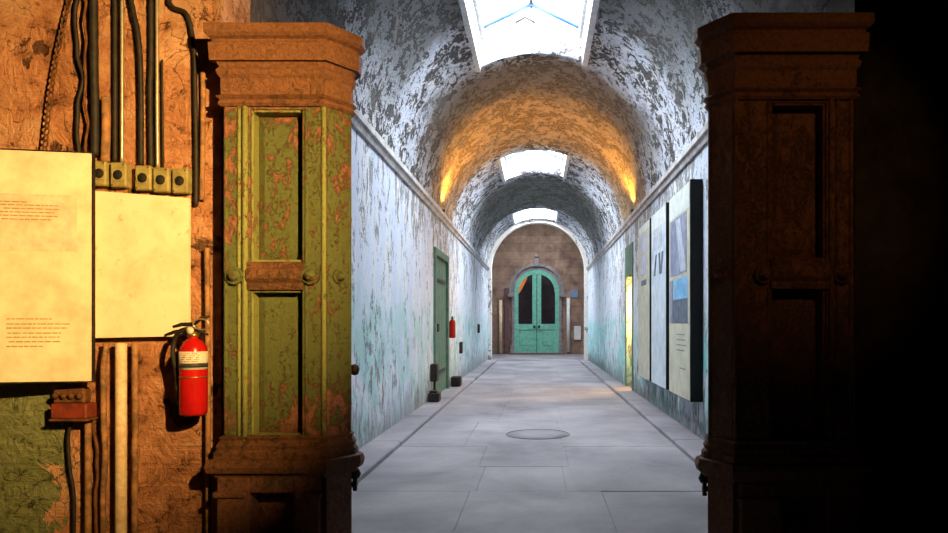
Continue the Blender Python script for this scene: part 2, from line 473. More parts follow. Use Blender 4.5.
class MB:
    def __init__(s):
        s.bm = bmesh.new()

    def _xf(s, geom_verts, rot=None, loc=None):
        if rot is not None:
            bmesh.ops.rotate(s.bm, verts=geom_verts, cent=(0, 0, 0), matrix=rot)
        if loc is not None:
            bmesh.ops.translate(s.bm, verts=geom_verts, vec=loc)

    def box(s, a, b, bevel=0.0, rot=None, pivot=None):
        a, b = Vector(a), Vector(b)
        lo = Vector([min(a[i], b[i]) for i in range(3)])
        hi = Vector([max(a[i], b[i]) for i in range(3)])
        c = (lo + hi) / 2
        r = bmesh.ops.create_cube(s.bm, size=1)
        vs = r['verts']
        for v in vs:
            v.co = Vector([v.co[i] * (hi[i] - lo[i]) for i in range(3)]) + c
        if bevel > 0:
            es = list({e for v in vs for e in v.link_edges})
            bv = bmesh.ops.bevel(s.bm, geom=es, offset=min(bevel, 0.45 * min(hi - lo)), segments=1, affect='EDGES')
            vs = list({v for f in bv['faces'] for v in f.verts} | {v for v in vs if v.is_valid})
        if rot is not None:
            bmesh.ops.rotate(s.bm, verts=vs, cent=pivot or c, matrix=rot)
        return s

    def tube(s, pts, r, seg=10, cap=True):
        pts = [Vector(p) for p in pts]
        n = len(pts)
        rs = r if isinstance(r, (list, tuple)) else [r] * n
        rings = []
        ref = None
        for i, p in enumerate(pts):
            d = (pts[min(i + 1, n - 1)] - pts[max(i - 1, 0)]).normalized()
            if ref is None:
                ref = Vector((0, 0, 1)) if abs(d.z) < 0.9 else Vector((1, 0, 0))
            u = (ref - d * ref.dot(d))
            if u.length < 1e-4:
                u = d.orthogonal()
            u.normalize()
            ref = u
            v = d.cross(u)
            rings.append([s.bm.verts.new(p + (u * math.cos(2 * PI * k / seg) + v * math.sin(2 * PI * k / seg)) * rs[i]) for k in range(seg)])
        for i in range(n - 1):
            for k in range(seg):
                f = s.bm.faces.new((rings[i][k], rings[i][(k + 1) % seg], rings[i + 1][(k + 1) % seg], rings[i + 1][k]))
                f.smooth = True
        if cap:
            s.bm.faces.new(rings[0][::-1])
            s.bm.faces.new(rings[-1])
        return s

    def lathe(s, prof, origin, axis=(0, 0, 1), seg=24):
        """prof: (radius, height) list"""
        ax = Vector(axis).normalized()
        q = Vector((0, 0, 1)).rotation_difference(ax)
        o = Vector(origin)
        rings = []
        for (r, z) in prof:
            rr = max(r, 1e-4)
            rings.append([s.bm.verts.new(o + q @ Vector((rr * math.cos(2 * PI * k / seg), rr * math.sin(2 * PI * k / seg), z))) for k in range(seg)])
        for i in range(len(rings) - 1):
            for k in range(seg):
                f = s.bm.faces.new((rings[i][k], rings[i][(k + 1) % seg], rings[i + 1][(k + 1) % seg], rings[i + 1][k]))
                f.smooth = True
        s.bm.faces.new(rings[0][::-1])
        s.bm.faces.new(rings[-1])
        return s

    def torus(s, c, R, r, axis=(0, 0, 1), seg=24, rs=8, sx=1.0, sy=1.0, twist=None):
        q = Vector((0, 0, 1)).rotation_difference(Vector(axis).normalized())
        if twist is not None:
            q = twist
        rings = []
        for k in range(seg):
            a = 2 * PI * k / seg
            rings.append([s.bm.verts.new(Vector(c) + q @ Vector(((R * sx + r * math.cos(2 * PI * j / rs)) * math.cos(a),
                                                                 (R * sy + r * math.cos(2 * PI * j / rs)) * math.sin(a),
                                                                 r * math.sin(2 * PI * j / rs)))) for j in range(rs)])
        for k in range(seg):
            for j in range(rs):
                f = s.bm.faces.new((rings[k][j], rings[(k + 1) % seg][j], rings[(k + 1) % seg][(j + 1) % rs], rings[k][(j + 1) % rs]))
                f.smooth = True
        return s

    def prism(s, poly, axis, a, b):
        """closed polygon extruded along an axis ('x','y','z') from a to b; poly holds the other two coordinates in order"""
        def mk(p, t):
            return {'x': (t, p[0], p[1]), 'y': (p[0], t, p[1]), 'z': (p[0], p[1], t)}[axis]
        A = [s.bm.verts.new(mk(p, a)) for p in poly]
        B = [s.bm.verts.new(mk(p, b)) for p in poly]
        n = len(poly)
        s.bm.faces.new(A)
        s.bm.faces.new(B[::-1])
        for i in range(n):
            s.bm.faces.new((A[i], B[i], B[(i + 1) % n], A[(i + 1) % n]))
        return s

    def strip(s, rows, close=False):
        """rows of points -> quads"""
        vv = [[s.bm.verts.new(p) for p in r] for r in rows]
        for i in range(len(vv) - 1):
            for j in range(len(vv[i]) - 1):
                s.bm.faces.new((vv[i][j], vv[i][j + 1], vv[i + 1][j + 1], vv[i + 1][j]))
        return s

    def mould(s, prof, path, outward=1):
        """closed profile (offset, z) swept along an open plan path with mitred corners"""
        path = [Vector((p[0], p[1])) for p in path]
        n = len(path)
        rows = []
        for i, p in enumerate(path):
            ns = []
            for j in (i - 1, i):
                if 0 <= j < n - 1:
                    d = (path[j + 1] - path[j]).normalized()
                    ns.append(Vector((d.y, -d.x)) * outward)
            if len(ns) == 2:
                m = (ns[0] + ns[1])
                m = m / max(1e-6, m.length)
                m = m / max(0.4, m.dot(ns[0]))
            else:
                m = ns[0]
            rows.append([s.bm.verts.new((p.x + m.x * o, p.y + m.y * o, z)) for (o, z) in prof])
        k = len(prof)
        for i in range(n - 1):
            for j in range(k):
                s.bm.faces.new((rows[i][j], rows[i + 1][j], rows[i + 1][(j + 1) % k], rows[i][(j + 1) % k]))
        s.bm.faces.new(rows[0])
        s.bm.faces.new(rows[-1][::-1])
        return s

    def build(s, name, mat, parent=None, origin=None):
        bmesh.ops.recalc_face_normals(s.bm, faces=s.bm.faces[:])
        me = bpy.data.meshes.new(name)
        if origin is not None:
            bmesh.ops.translate(s.bm, verts=s.bm.verts[:], vec=-Vector(origin))
        s.bm.to_mesh(me)
        s.bm.free()
        me.materials.append(mat)
        o = bpy.data.objects.new(name, me)
        COL.objects.link(o)
        if origin is not None:
            o.location = origin
        if parent is not None:
            o.parent = parent
            o.matrix_parent_inverse = Matrix.Translation(-parent.location) if parent.type == 'EMPTY' and parent.rotation_euler.to_quaternion().angle < 1e-6 else parent.matrix_basis.inverted()
        return o


def tag(o, label, cat, group=None):
    o['label'] = label
    o['category'] = cat
    if group:
        o['group'] = group
    return o


def thing(name, loc, label, cat, group=None):
    o = bpy.data.objects.new(name, None)
    o.empty_display_size = 0.1
    COL.objects.link(o)
    o.location = loc
    return tag(o, label, cat, group)


def struct(name, mb, mat, parent=None):
    o = mb.build(name, mat, parent)
    if parent is None:
        o['kind'] = 'structure'
    return o


def sempty(name, loc):
    o = bpy.data.objects.new(name, None)
    COL.objects.link(o)
    o.location = loc
    o['kind'] = 'structure'
    return o


# ================================================================== the setting
# ---- floor: large cast slabs with joints, one mesh
mb = MB()
mb.box((-6, -6, -0.30), (6, 27.2, -0.008))
rows = [-6, -3.2, -0.6, 1.9, 4.64, 5.45, 6.35, 8.0, 9.9, 11.8, 13.9, 16.3, 18.9, 21.6, 24.3, 27.1]
for i in range(len(rows) - 1):
    a, b = rows[i], rows[i + 1]
    xs = [-6, -3.5, -1.27] + sorted([random.uniform(-0.75, -0.25), random.uniform(-0.05, 0.5)]) + [1.27, 3.5, 6]
    if abs(b - 4.64) < 0.01:
        xs = [-6, -3.5, -1.27, -0.45, 0.42, 1.27, 3.5, 6]
    for j in range(len(xs) - 1):
        g = 0.002
        far = 0.012 if (abs(b - 4.64) < 0.01 and 0.4 < xs[j] < 1.2) else g
        mb.box((xs[j] + g, a + g, -0.03), (xs[j + 1] - g, b - far, random.uniform(-0.002, 0.0)))
struct('floor', mb, M['floor'])

# ---- raised margins along the walls
for sx, nm in ((-1, 'baseboard_left'), (1, 'baseboard_right')):
    mb = MB()
    y = 3.9
    while y < 21.1:
        y2 = min(21.2, y + random.uniform(1.6, 2.6))
        mb.box((sx * 1.25, y + 0.004, -0.02), (sx * (W + 0.05), y2 - 0.004, 0.045 + random.uniform(-0.004, 0.004)), 0.012)
        y = y2
    struct(nm, mb, M['floor'])


def wall_mesh(sx, holes):
    mb = MB()
    T = 0.32
    x0, x1 = sx * W, sx * (W + T)
    y = Y0 + 0.335
    for (a, b, top) in sorted(holes):
        mb.box((x0, y, 0), (x1, a, ZC + 0.1))
        mb.box((x0, a, top), (x1, b, ZC + 0.1))
        y = b
    mb.box((x0, y, 0), (x1, YR, ZC + 0.1))
    return mb


LD = (10.25, 11.65, 2.15)      # cell door on the left wall
RD = (11.25, 12.02, 1.93)      # open cell doorway on the right wall
struct('wall_left', wall_mesh(-1, [LD]), M['wall_left'])
struct('wall_right', wall_mesh(1, [RD]), M['wall_right'])

# ---- barrel vault with three roof light openings
amin, amax = math.asin((SXC - SW) / W), math.asin((SXC + SW) / W)
th = [-PI / 2 + (PI / 2 + amin) * i / 16 for i in range(16)] + [amin + (amax - amin) * i / 12 for i in range(12)] + \
     [amax + (PI / 2 - amax) * i / 16 for i in range(17)]
ys = []
cuts = sorted([Y0 + 0.05] + [v for p in SKYL for v in p] + [YR - 0.1])
for a, b in zip(cuts[:-1], cuts[1:]):
    n = max(2, int((b - a) / 0.14))
    ys += [a + (b - a) * i / n for i in range(n)]
ys.append(cuts[-1])
bm = bmesh.new()
grid = []
for y in ys:
    r_ = []
    for a in th:
        q = Vector((math.sin(a) * 1.5, y, math.cos(a) * 1.5))
        edge = min([abs(y - c) for c in cuts])
        d = 0.022 * noise.noise(q * 1.3) + 0.010 * noise.noise(q * 5.0)
        if edge < 0.05 or min(abs(a - amax), abs(a - amin)) < 0.02:
            d *= 0.15
        rr = W + d
        r_.append(bm.verts.new((math.sin(a) * rr, y, ZC + math.cos(a) * rr)))
    grid.append(r_)
for i in range(len(ys) - 1):
    ym = (ys[i] + ys[i + 1]) / 2
    hole = any(a < ym < b for a, b in SKYL)
    for j in range(len(th) - 1):
        am = (th[j] + th[j + 1]) / 2
        if hole and amin < am < amax:
            continue
        f = bm.faces.new((grid[i][j], grid[i][j + 1], grid[i + 1][j + 1], grid[i + 1][j]))
        f.smooth = True
me = bpy.data.meshes.new('ceiling')
bm.to_mesh(me)
bm.free()
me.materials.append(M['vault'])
vault = bpy.data.objects.new('ceiling', me)
COL.objects.link(vault)
vault['kind'] = 'structure'
sol = vault.modifiers.new('thickness', 'SOLIDIFY')
sol.thickness = 0.16
sol.offset = 1.0     # flipped below if it goes inwards
nrm = me.polygons[0].normal
cen = me.polygons[0].center
if nrm.dot(Vector((cen.x, 0, cen.z - ZC))) < 0:
    sol.offset = -1.0

# ---- string course on both walls
for sx, nm in ((-1, 'trim_1'), (1, 'trim_2')):
    mb = MB()
    prof = [(0, H + 1.63), (0.035, H + 1.63), (0.05, H + 1.67), (0.075, H + 1.69), (0.075, H + 1.745), (0.05, H + 1.765), (0, H + 1.78)]
    poly = [(sx * (W + 0.01 - o), z) for o, z in prof]
    mb.prism(poly, 'y', 4.5, 21.2)
    struct(nm, mb, M['stone_trim'])

# ---- wall with the far arch, and the taller hall behind it
mb = MB()
ri = 1.41
N = 40
HX, HZ = 2.7, H + 4.4
ya, yb = 21.2, YR
mb.box((-HX, ya, -0.1), (-ri, yb, ZC))
mb.box((ri, ya, -0.1), (HX, yb, ZC))
mb.box((-HX, ya, ZC), (-ri, yb, HZ))
mb.box((ri, ya, ZC), (HX, yb, HZ))
arc = [(ri * math.sin(-PI / 2 + PI * i / N), ZC + ri * math.cos(-PI / 2 + PI * i / N)) for i in range(N + 1)]
for i in range(N):
    p, q = arc[i], arc[i + 1]
    mb.prism([p, q, (q[0], HZ), (p[0], HZ)], 'y', ya, yb)
struct('wall_arch', mb, M['ring'])
mb = MB()
mb.box((-HX - 0.2, Y1, -0.1), (HX + 0.2, Y1 + 0.4, HZ))
struct('wall_end', mb, M['end_wall'])
for sx, nm in ((-1, 'wall_hall_left'), (1, 'wall_hall_right')):
    mb = MB()
    mb.box((sx * HX, 21.2, -0.1), (sx * (HX + 0.2), Y1 + 0.1, HZ))
    struct(nm, mb, M['end_wall'])
mb = MB()
a, b = HALL_FILL
mb.box((-HX - 0.2, 21.2, HZ), (-SW, Y1 + 0.4, HZ + 0.15))
mb.box((SW, 21.2, HZ), (HX + 0.2, Y1 + 0.4, HZ + 0.15))
mb.box((-SW, 21.2, HZ), (SW, a, HZ + 0.15))
mb.box((-SW, b, HZ), (SW, Y1 + 0.4, HZ + 0.15))
struct('ceiling_hall', mb, M['end_wall'])

# ---- rotunda wall with the arch, then the rest of the rotunda (shade kept in its dark colour)
mb = MB()
N = 32
arc = [(W * math.sin(-PI / 2 + PI * i / N), ZC + W * math.cos(-PI / 2 + PI * i / N)) for i in range(N + 1)]
RX, RZ = 5.2, 5.2
for y in (Y0,):
    T = 0.34
    mb.box((-RX, Y0, -0.1), (-W, Y0 + T, ZC))
    for i in range(N):
        p, q = arc[i], arc[i + 1]
        mb.prism([p, q, (q[0], RZ), (p[0], RZ)], 'y', Y0, Y0 + T)
    mb.box((-RX, Y0, ZC), (-W, Y0 + T, RZ))
struct('wall_front', mb, M['rot_wall'])
mb = MB()
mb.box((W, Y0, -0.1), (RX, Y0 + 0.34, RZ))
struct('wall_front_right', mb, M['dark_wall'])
mb = MB()
mb.box((-RX - 0.2, -5.2, -0.1), (-RX, Y0 + 0.34, RZ))
struct('wall_west', mb, M['dark_wall'])
mb = MB()
mb.box((RX, -5.2, -0.1), (RX + 0.2, Y0 + 0.34, RZ))
struct('wall_east', mb, M['dark_wall'])
mb = MB()
mb.box((-RX - 0.2, -5.4, -0.1), (RX + 0.2, -5.2, RZ))
struct('wall_back', mb, M['dark_wall'])
mb = MB()
mb.box((-RX - 0.2, -5.4, RZ), (RX + 0.2, Y0 + 0.34, RZ + 0.2))
struct('ceiling_rotunda', mb, M['dark_wall'])

# ---- skylights and the added hall opening: white upstand, gabled glazing with bars
for n, (a, b) in enumerate(SKYL + [HALL_FILL]):
    up, xs = (0, SXC) if b < 22 else (1.2, 0)
    root = sempty('window_%d' % (n + 1), (0, (a + b) / 2, H + up + 3.2))
    ez, rz = H + up + 3.47, H + up + 3.77
    zb = H + up + 3.03
    f = MB()
    t = 0.07
    for sx in (-1, 1):
        zs = ZC + up + math.sqrt(W * W - (sx * SW + xs) ** 2) - 0.035
        f.box((sx * SW, a - t, zs), (sx * (SW + t), b + t, ez + 0.02))
        f.box((sx * (SW - 0.045), a, ez - 0.09), (sx * (SW + 0.03), b, ez - 0.02), 0.006)
    for y in (a, b):
        ya, yb = (y - t, y) if y == a else (y, y + t)
        low = [(x, ZC + up + math.sqrt(W * W - (x + xs) ** 2) + 0.006) for x in [(-SW - t) + (2 * SW + 2 * t) * i / 10 for i in range(11)]]
        f.prism(low + [(SW + t, ez), (0, rz), (-SW - t, ez)], 'y', ya, yb)
    f.build('frame', M['white_paint'], root)
    # rafters: blue at the gable ends, steel between
    for y, mt in ((b - 0.09, 'blue_steel'), (a + 0.09, 'blue_steel')):
        r = MB()
        for sx in (-1, 1):
            r.tube([(sx * (SW - 0.02), y, ez), (0, y, rz - 0.02)], 0.026, 8)
        r.build('rafter', M[mt], root)
    for k in range(1, 5):
        y = a + (b - a) * k / 5
        r = MB()
        for sx in (-1, 1):
            r.tube([(sx * SW, y, ez), (0, y, rz)], 0.015, 8)
        r.build('glazing_bar', M['white_paint'], root)
    r = MB()
    r.tube([(0, a, rz), (0, b, rz)], 0.03, 8)
    r.build('ridge_bar', M['iron'], root)
    c = MB()
    yc = b - 0.05
    for sx in (-1, 1):
        c.tube([(sx * 0.115 - 0.07, yc, ez + 0.08), (-0.07, yc, ez + 0.145)], 0.016, 8)
    c.build('bracket', M['iron'], root)
    for sx in (-1, 1):
        g = MB()
        o = 0.006
        g.prism([(sx * (SW + t), ez + 0.02), (0, rz + 0.02), (0, rz + 0.02 + o), (sx * (SW + t), ez + 0.02 + o)], 'y', a - t, b + t)
        g.build('pane', M['glass'], root)
    root.location.x += xs

# ---- right hand cell behind the open doorway
mb = MB()
a, b, top = RD
x0, x1 = W + 0.32, W + 2.6
mb.box((x0, a - 1.3, -0.1), (x1, a - 1.2, 2.7))
mb.box((x0, b + 1.2, -0.1), (x1, b + 1.3, 2.7))
mb.box((x1, a - 1.3, -0.1), (x1 + 0.1, b + 1.3, 2.7))
mb.box((x0 - 0.02, a - 1.3, 2.6), (x1, b + 1.3, 2.7))
mb.box((x0, a - 1.3, -0.12), (x1, b + 1.3, -0.001))
struct('wall_cell', mb, worn('cell_plaster', (0.6, 0.5, 0.38), (0.5, 0.4, 0.3), 4, 0.9))
ll = bpy.data.lights.new('cell_lamp', 'POINT')
ll.energy = 170
ll.color = (1.0, 0.55, 0.13)
ll.shadow_soft_size = 0.05
lo = bpy.data.objects.new('cell_lamp', ll)
COL.objects.link(lo)
lo.location = (W + 0.46, 11.70, 1.45)
# doorway frame
mb = MB()
mb.box((W - 0.015, b + 0.002, 0), (W + 0.004, b + 0.09, top + 0.1), 0.004)
mb.box((W - 0.015, a - 0.09, 0), (W + 0.004, a - 0.002, top + 0.1), 0.004)
mb.box((W - 0.015, a - 0.09, top), (W + 0.1, b + 0.09, top + 0.5), 0.004)
d2 = sempty('door_2', (W, (a + b) / 2, 0))
mb.build('door_frame', M['green_cell'], d2)

# ---- left cell door: frame, boarded leaf, strap hinges, latch
a, b, top = LD
d3 = sempty('door_3', (-W, (a + b) / 2, 0))
mb = MB()
mb.box((-W - 0.06, a - 0.07, 0), (-W + 0.035, a + 0.05, top + 0.09), 0.006)
mb.box((-W - 0.06, b - 0.05, 0), (-W + 0.035, b + 0.07, top + 0.09), 0.006)
mb.box((-W - 0.06, a + 0.05, top - 0.02), (-W + 0.035, b - 0.05, top + 0.09), 0.006)
mb.build('door_frame', M['green_cell'], d3)
mb = MB()
nb = 7
for i in range(nb):
    ya = a + 0.06 + (b - a - 0.12) * i / nb
    yb = a + 0.06 + (b - a - 0.12) * (i + 1) / nb
    mb.box((-W - 0.05, ya + 0.002, 0.02), (-W - 0.005, yb - 0.002, top - 0.03), 0.006)
leaf = mb.build('door_leaf', M['green_cell'], d3)
for z in (0.35, 1.75):
    mb = MB()
    mb.box((-W - 0.012, a + 0.08, z), (-W + 0.012, b - 0.25, z + 0.06), 0.003)
    mb.build('strap_hinge', M['iron'], d3)
mb = MB()
mb.box((-W - 0.01, a + 0.1, 1.0), (-W + 0.05, a + 0.22, 1.12), 0.008)
mb.build('latch', M['iron'], d3)
mb = MB()
mb.box((-W - 0.3, a - 0.2, -0.1), (-W - 0.25, b + 0.2, top + 0.3))
struct('wall_cell_left', mb, M['dark_wall'])

# ---- arched double door in the end wall
YE = Y1
def E(x, y, Y=YE):
    return P(x, y, Y)
d1 = sempty('door_1', (0, YE, 0))
dl, dr = E(514.5, 300).x, E(559.0, 300).x
dc = (dl + dr) / 2
hw = (dr - dl) / 2
dtop = E(0, 269.5).z
spr = dtop - hw * 1.05


def arch_pts(cx, hw, z0, zs, ztop, n=18):
    """outline of a slightly pointed arch from the left foot to the right foot"""
    pts = [(cx - hw, z0)]
    for i in range(n + 1):
        t = -PI / 2 + PI * i / n
        pts.append((cx + hw * math.sin(t), zs + (ztop - zs) * (abs(math.cos(t)) ** 0.92)))
    pts.append((cx + hw, z0))
    return pts


def arch_band(mb, cx, hi_, ho_, z0, zs, zti, zto, ya, yb):
    A1 = arch_pts(cx, hi_, z0, zs, zti)
    B1 = arch_pts(cx, ho_, z0, zs, zto)
    V = [[mb.bm.verts.new((p[0], y, p[1])) for p in L] for y in (ya, yb) for L in (A1, B1)]
    for i in range(len(A1) - 1):
        for (p, q) in ((0, 1), (1, 3), (3, 2), (2, 0)):
            mb.bm.faces.new((V[p][i], V[p][i + 1], V[q][i + 1], V[q][i]))
    for i in (0, len(A1) - 1):
        mb.bm.faces.new((V[0][i], V[1][i], V[3][i], V[2][i]))


mb = MB()
arch_band(mb, dc, hw, hw + 0.10, 0, spr, dtop, dtop + 0.12, YE - 0.10, YE + 0.02)
arch_band(mb, dc, hw + 0.10, hw + 0.20, spr - 0.1, spr, dtop + 0.12, dtop + 0.23, YE - 0.16, YE + 0.02)
mb.box((dc - 0.10, YE - 0.20, dtop + 0.10), (dc + 0.10, YE, dtop + 0.42), 0.02)
mb.lathe([(0.0, 0), (0.07, 0.02), (0.09, 0.09), (0.05, 0.16), (0.0, 0.2)], (dc, YE - 0.12, dtop + 0.40), seg=12)
for sx in (-1, 1):
    mb.box((dc + sx * (hw + 0.02), YE - 0.16, 0), (dc + sx * (hw + 0.16), YE, 0.35), 0.01)
    mb.box((dc + sx * (hw + 0.02), YE - 0.19, spr - 0.16), (dc + sx * (hw + 0.24), YE, spr - 0.04), 0.01)
mb.build('door_surround', worn('grey_door_stone', (0.30, 0.28, 0.29), (0.2, 0.17, 0.17), 6, 0.85), d1)
# dark lining inside the arch
mb = MB()
mb.prism(arch_pts(dc, hw, 0, spr, dtop), 'y', YE - 0.035, YE - 0.005)
mb.build('backing', M['dark_glass'], d1)
midw = 0.07
glz = E(0, 324).z
for sx in (-1, 1):
    xo = dc + sx * hw
    lf = MB()
    yf, yb_ = YE - 0.085, YE - 0.035
    # stiles, rails
    lf.box((xo, yf, 0.03), (xo - sx * 0.15, yb_, spr + 0.12), 0.008)
    lf.box((dc + sx * 0.01, yf, 0.03), (dc + sx * 0.17, yb_, dtop - 0.06), 0.008)
    lf.box((xo - sx * 0.01, yf + 0.004, 0.034), (dc + sx * 0.02, yb_ - 0.004, 0.26), 0.004)
    lf.box((xo - sx * 0.01, yf + 0.004, glz - 0.22), (dc + sx * 0.02, yb_ - 0.004, glz), 0.004)
    # arched head of the glass
    n = 12
    for i in range(n):
        t0, t1 = (PI / 2) * i / n, (PI / 2) * (i + 1) / n
        r0, r1 = 0.80, 1.0
        def pp(t, r):
            return (dc + sx * hw * math.cos(t) * (r if r < 1 else 1), spr + (dtop - spr) * math.sin(t) ** 0.92 * (r if r < 1 else 1))
        q = [pp(t0, r0), pp(t1, r0), pp(t1, r1), pp(t0, r1)]
        lf.prism(q, 'y', yf + 0.007, yb_ - 0.007)
    leafo = lf.build('door_leaf', M['green_door'], d1)
    pn = MB()
    pn.box((xo - sx * 0.20, yf + 0.015, 0.32), (dc + sx * 0.22, yb_, glz - 0.28), 0.02)
    pn.box((xo - sx * 0.15, yf + 0.03, 0.26), (dc + sx * 0.17, yb_, glz - 0.2))
    pn.build('lower_panel', M['green_door'], d1)
    gl = MB()
    gl.box((xo - sx * 0.14, yb_ - 0.02, glz), (dc + sx * 0.16, yb_ - 0.01, spr + 0.55))
    gl.build('glass', M['dark_glass'], d1)
    if sx < 0:
        og = MB()
        og.prism([(E(518.5, 0).x, E(0, 294).z), (E(521, 0).x, E(0, 291).z), (E(527, 0).x, E(0, 279).z), (E(527.5, 0).x, E(0, 273.5).z), (E(522, 0).x, E(0, 279).z), (E(519, 0).x, E(0, 287).z)], 'y', yb_ - 0.03, yb_ - 0.021)
        og.build('glow_patch', M['orange_glow'], d1)['label'] = 'orange lamp glow coloured onto the glass'
    kn = MB()
    kn.lathe([(0.02, 0), (0.02, 0.03), (0.05, 0.05), (0.05, 0.08), (0.0, 0.1)], (dc + sx * 0.09, yf, glz - 0.1), (0, -1, 0), 12)
    kn.build('knob', M['iron'], d1)
mb = MB()
mb.box((dc - hw - 0.2, YE - 0.5, 0), (dc + hw + 0.2, YE, 0.05), 0.01)
mb.build('threshold', worn('dark_threshold', (0.12, 0.07, 0.07), (0.2, 0.1, 0.08), 6, 0.8), d1)

# ================================================================== pilasters
PF = 3.22     # front plane of the shaft


def zb(y, Y=PF):
    return H + (VY - y) * Y / F


def xb(x, Y=PF):
    return (x - VX) * Y / F


def pilaster(sx, xin, label, m_body, m_panel, m_trim, m_wood):
    """sx -1: left, 1: right (mirrored); xin distance of the inner front corner from the corridor axis"""
    xo = 1.443
    root = thing('pilaster', (sx * (xo + xin) / 2, 3.4, 0), label, 'pilaster')
    cx, cy = xin - 0.084, PF + 0.115
    path = [(xo, Y0 - 0.001), (xo, PF), (xin, PF), (cx, cy), (cx, cy + 0.03), (xin + 0.03, cy + 0.2), (xin + 0.03, 3.66)]
    def mx(pts):
        return [(sx * p[0], p[1]) for p in pts]
    ow = 1 if sx > 0 else -1
    ow = -ow
    # core (shaft)
    mb = MB()
    core = [(xo, Y0 - 0.004), (xo, PF + 0.085), (xin + 0.012, PF + 0.085), (xin + 0.012, PF + 0.02), (cx + 0.006, cy), (cx + 0.006, cy + 0.03), (xin + 0.03, cy + 0.2), (xin + 0.03, 3.66), (W - 0.012, 3.66), (W - 0.012, Y0 - 0.004)]
    mb.prism(mx(core), 'z', 0.0, 2.30)
    # stiles and rails of the panelled front
    zt, z1, z2, zbm = zb(105), zb(262), zb(290), zb(437)
    pl, pr = xb(250), xb(302)
    pl, pr = -pl, -pr                      # distances from the axis
    mb.box((sx * xo, PF, 0.44), (sx * pl, PF + 0.095, zt + 0.05), 0.004)
    mb.box((sx * pr, PF, 0.44), (sx * xin, PF + 0.095, zt + 0.05), 0.004)
    mb.box((sx * pl, PF + 0.002, zt - 0.02), (sx * pr, PF + 0.09, zt + 0.05), 0.003)
    mb.box((sx * pl, PF + 0.002, z2), (sx * pr, PF + 0.09, z1), 0.003)
    mb.box((sx * pl, PF + 0.002, 0.44), (sx * pr, PF + 0.09, zbm), 0.003)
    # plank on the splayed face
    d = Vector((cx - xin, cy - PF)).normalized()
    nn = Vector((-d.y, d.x))
    if nn.x > 0:
        nn = -nn
    q = [Vector((xin, PF)) + d * 0.012, Vector((cx, cy)) - d * 0.012]
    mb.prism(mx([tuple(q[0]), tuple(q[1]), tuple(q[1] + nn * 0.008), tuple(q[0] + nn * 0.008)]), 'z', 0.44, zt + 0.05)
    mb.build('shaft', m_body, root)
    # vertical mouldings
    for (x, y, r, mt) in ((pl + 0.022, PF - 0.002, 0.013, m_trim), (pl + 0.050, PF - 0.001, 0.008, m_trim), (xin, PF, 0.012, m_trim), (cx, cy, 0.012, m_body), (pr - 0.02, PF, 0.007, m_body), (xo - 0.008, PF, 0.010, m_body)):
        b = MB()
        b.tube([(sx * x, y, 0.45), (sx * x, y, 0.9), (sx * x, y, 1.5), (sx * x, y, zt + 0.02)], r, 8)
        b.build('bead_moulding', mt, root)
    # sunk panels with raised fields
    for nm, a, b in (('upper_panel', z1, zt - 0.02), ('lower_panel', zbm, z2)):
        p = MB()
        i1, i2 = 0.012, 0.032
        lo, hi = pr + i1, pl - i1
        zl, zh = a + i1, b - i1
        y1, y2 = PF + 0.076, PF + 0.060
        out = [(lo, zl), (hi, zl), (hi, zh), (lo, zh)]
        inn = [(lo + i2, zl + i2 * 1.3), (hi - i2, zl + i2 * 1.3), (hi - i2, zh - i2 * 1.3), (lo + i2, zh - i2 * 1.3)]
        vo = [p.bm.verts.new((sx * x, y1, z)) for x, z in out]
        vi = [p.bm.verts.new((sx * x, y2, z)) for x, z in inn]
        p.bm.faces.new(vi)
        for k in range(4):
            p.bm.faces.new((vo[k], vo[(k + 1) % 4], vi[(k + 1) % 4], vi[k]))
        p.build(nm, m_panel, root)
        e = MB()
        ed = 0.011
        e.box((sx * (pl - ed), PF + 0.010, a), (sx * pl, PF + 0.086, b), 0.003)
        e.box((sx * (pr + ed), PF + 0.008, a), (sx * (pl - ed), PF + 0.086, a + ed), 0.003)
        e.box((sx * (pr + ed), PF + 0.008, b - ed), (sx * (pl - ed), PF + 0.086, b), 0.003)
        e.build('panel_moulding', m_trim, root)
    # cross rail with rosettes
    c = MB()
    zm = (z1 + z2) / 2
    hgt = (z1 - z2) / 2
    c.mould([(0, zm - hgt), (0.012, zm - hgt), (0.018, zm - hgt * 0.7), (0.012, zm - hgt * 0.5), (0.026, zm - hgt * 0.2), (0.026, zm + hgt * 0.45), (0.014, zm + hgt * 0.6), (0.018, zm + hgt), (0, zm + hgt)],
            mx([(pl + 0.01, PF + 0.002), (pr - 0.01, PF + 0.002)]), ow)
    c.build('cross_rail', m_wood, root)
    R = 0.042
    prof = [(R, 0), (R, 0.018), (R * 0.86, 0.026), (R * 0.70, 0.014), (R * 0.62, 0.022), (R * 0.40, 0.046), (0.0, 0.054)]
    for x in (xo - 0.052, pr - 0.042):
        r = MB()
        r.lathe(prof, (sx * x, PF, zm), (0, -1, 0), 24)
        r.build('rosette', m_body, root)
    r = MB()
    pm = (Vector((xin, PF)) + Vector((cx, cy))) / 2
    r.lathe([(a * 0.75, b) for a, b in prof], (sx * pm.x, pm.y, zm), (sx * nn.x, nn.y, 0), 24)
    r.build('rosette', m_body, root)
    # entablature
    def Z(y):
        return zb(y, 3.15)
    e = MB()
    zt0 = zb(107)
    prof = [(-0.02, zt0), (0.012, zt0), (0.022, zt0 + 0.012), (0.014, zt0 + 0.03), (0.03, zt0 + 0.042), (0.012, zt0 + 0.055), (0.012, zb(79)), (0.022, zb(76)), (0.028, zb(72)), (0.016, zb(68)), (0.026, zb(63.5)),
            (-0.02, zb(63.5))]
    e.mould(prof, mx(path), ow)
    e.build('frieze', m_wood, root)
    e = MB()
    za = zb(63.5)
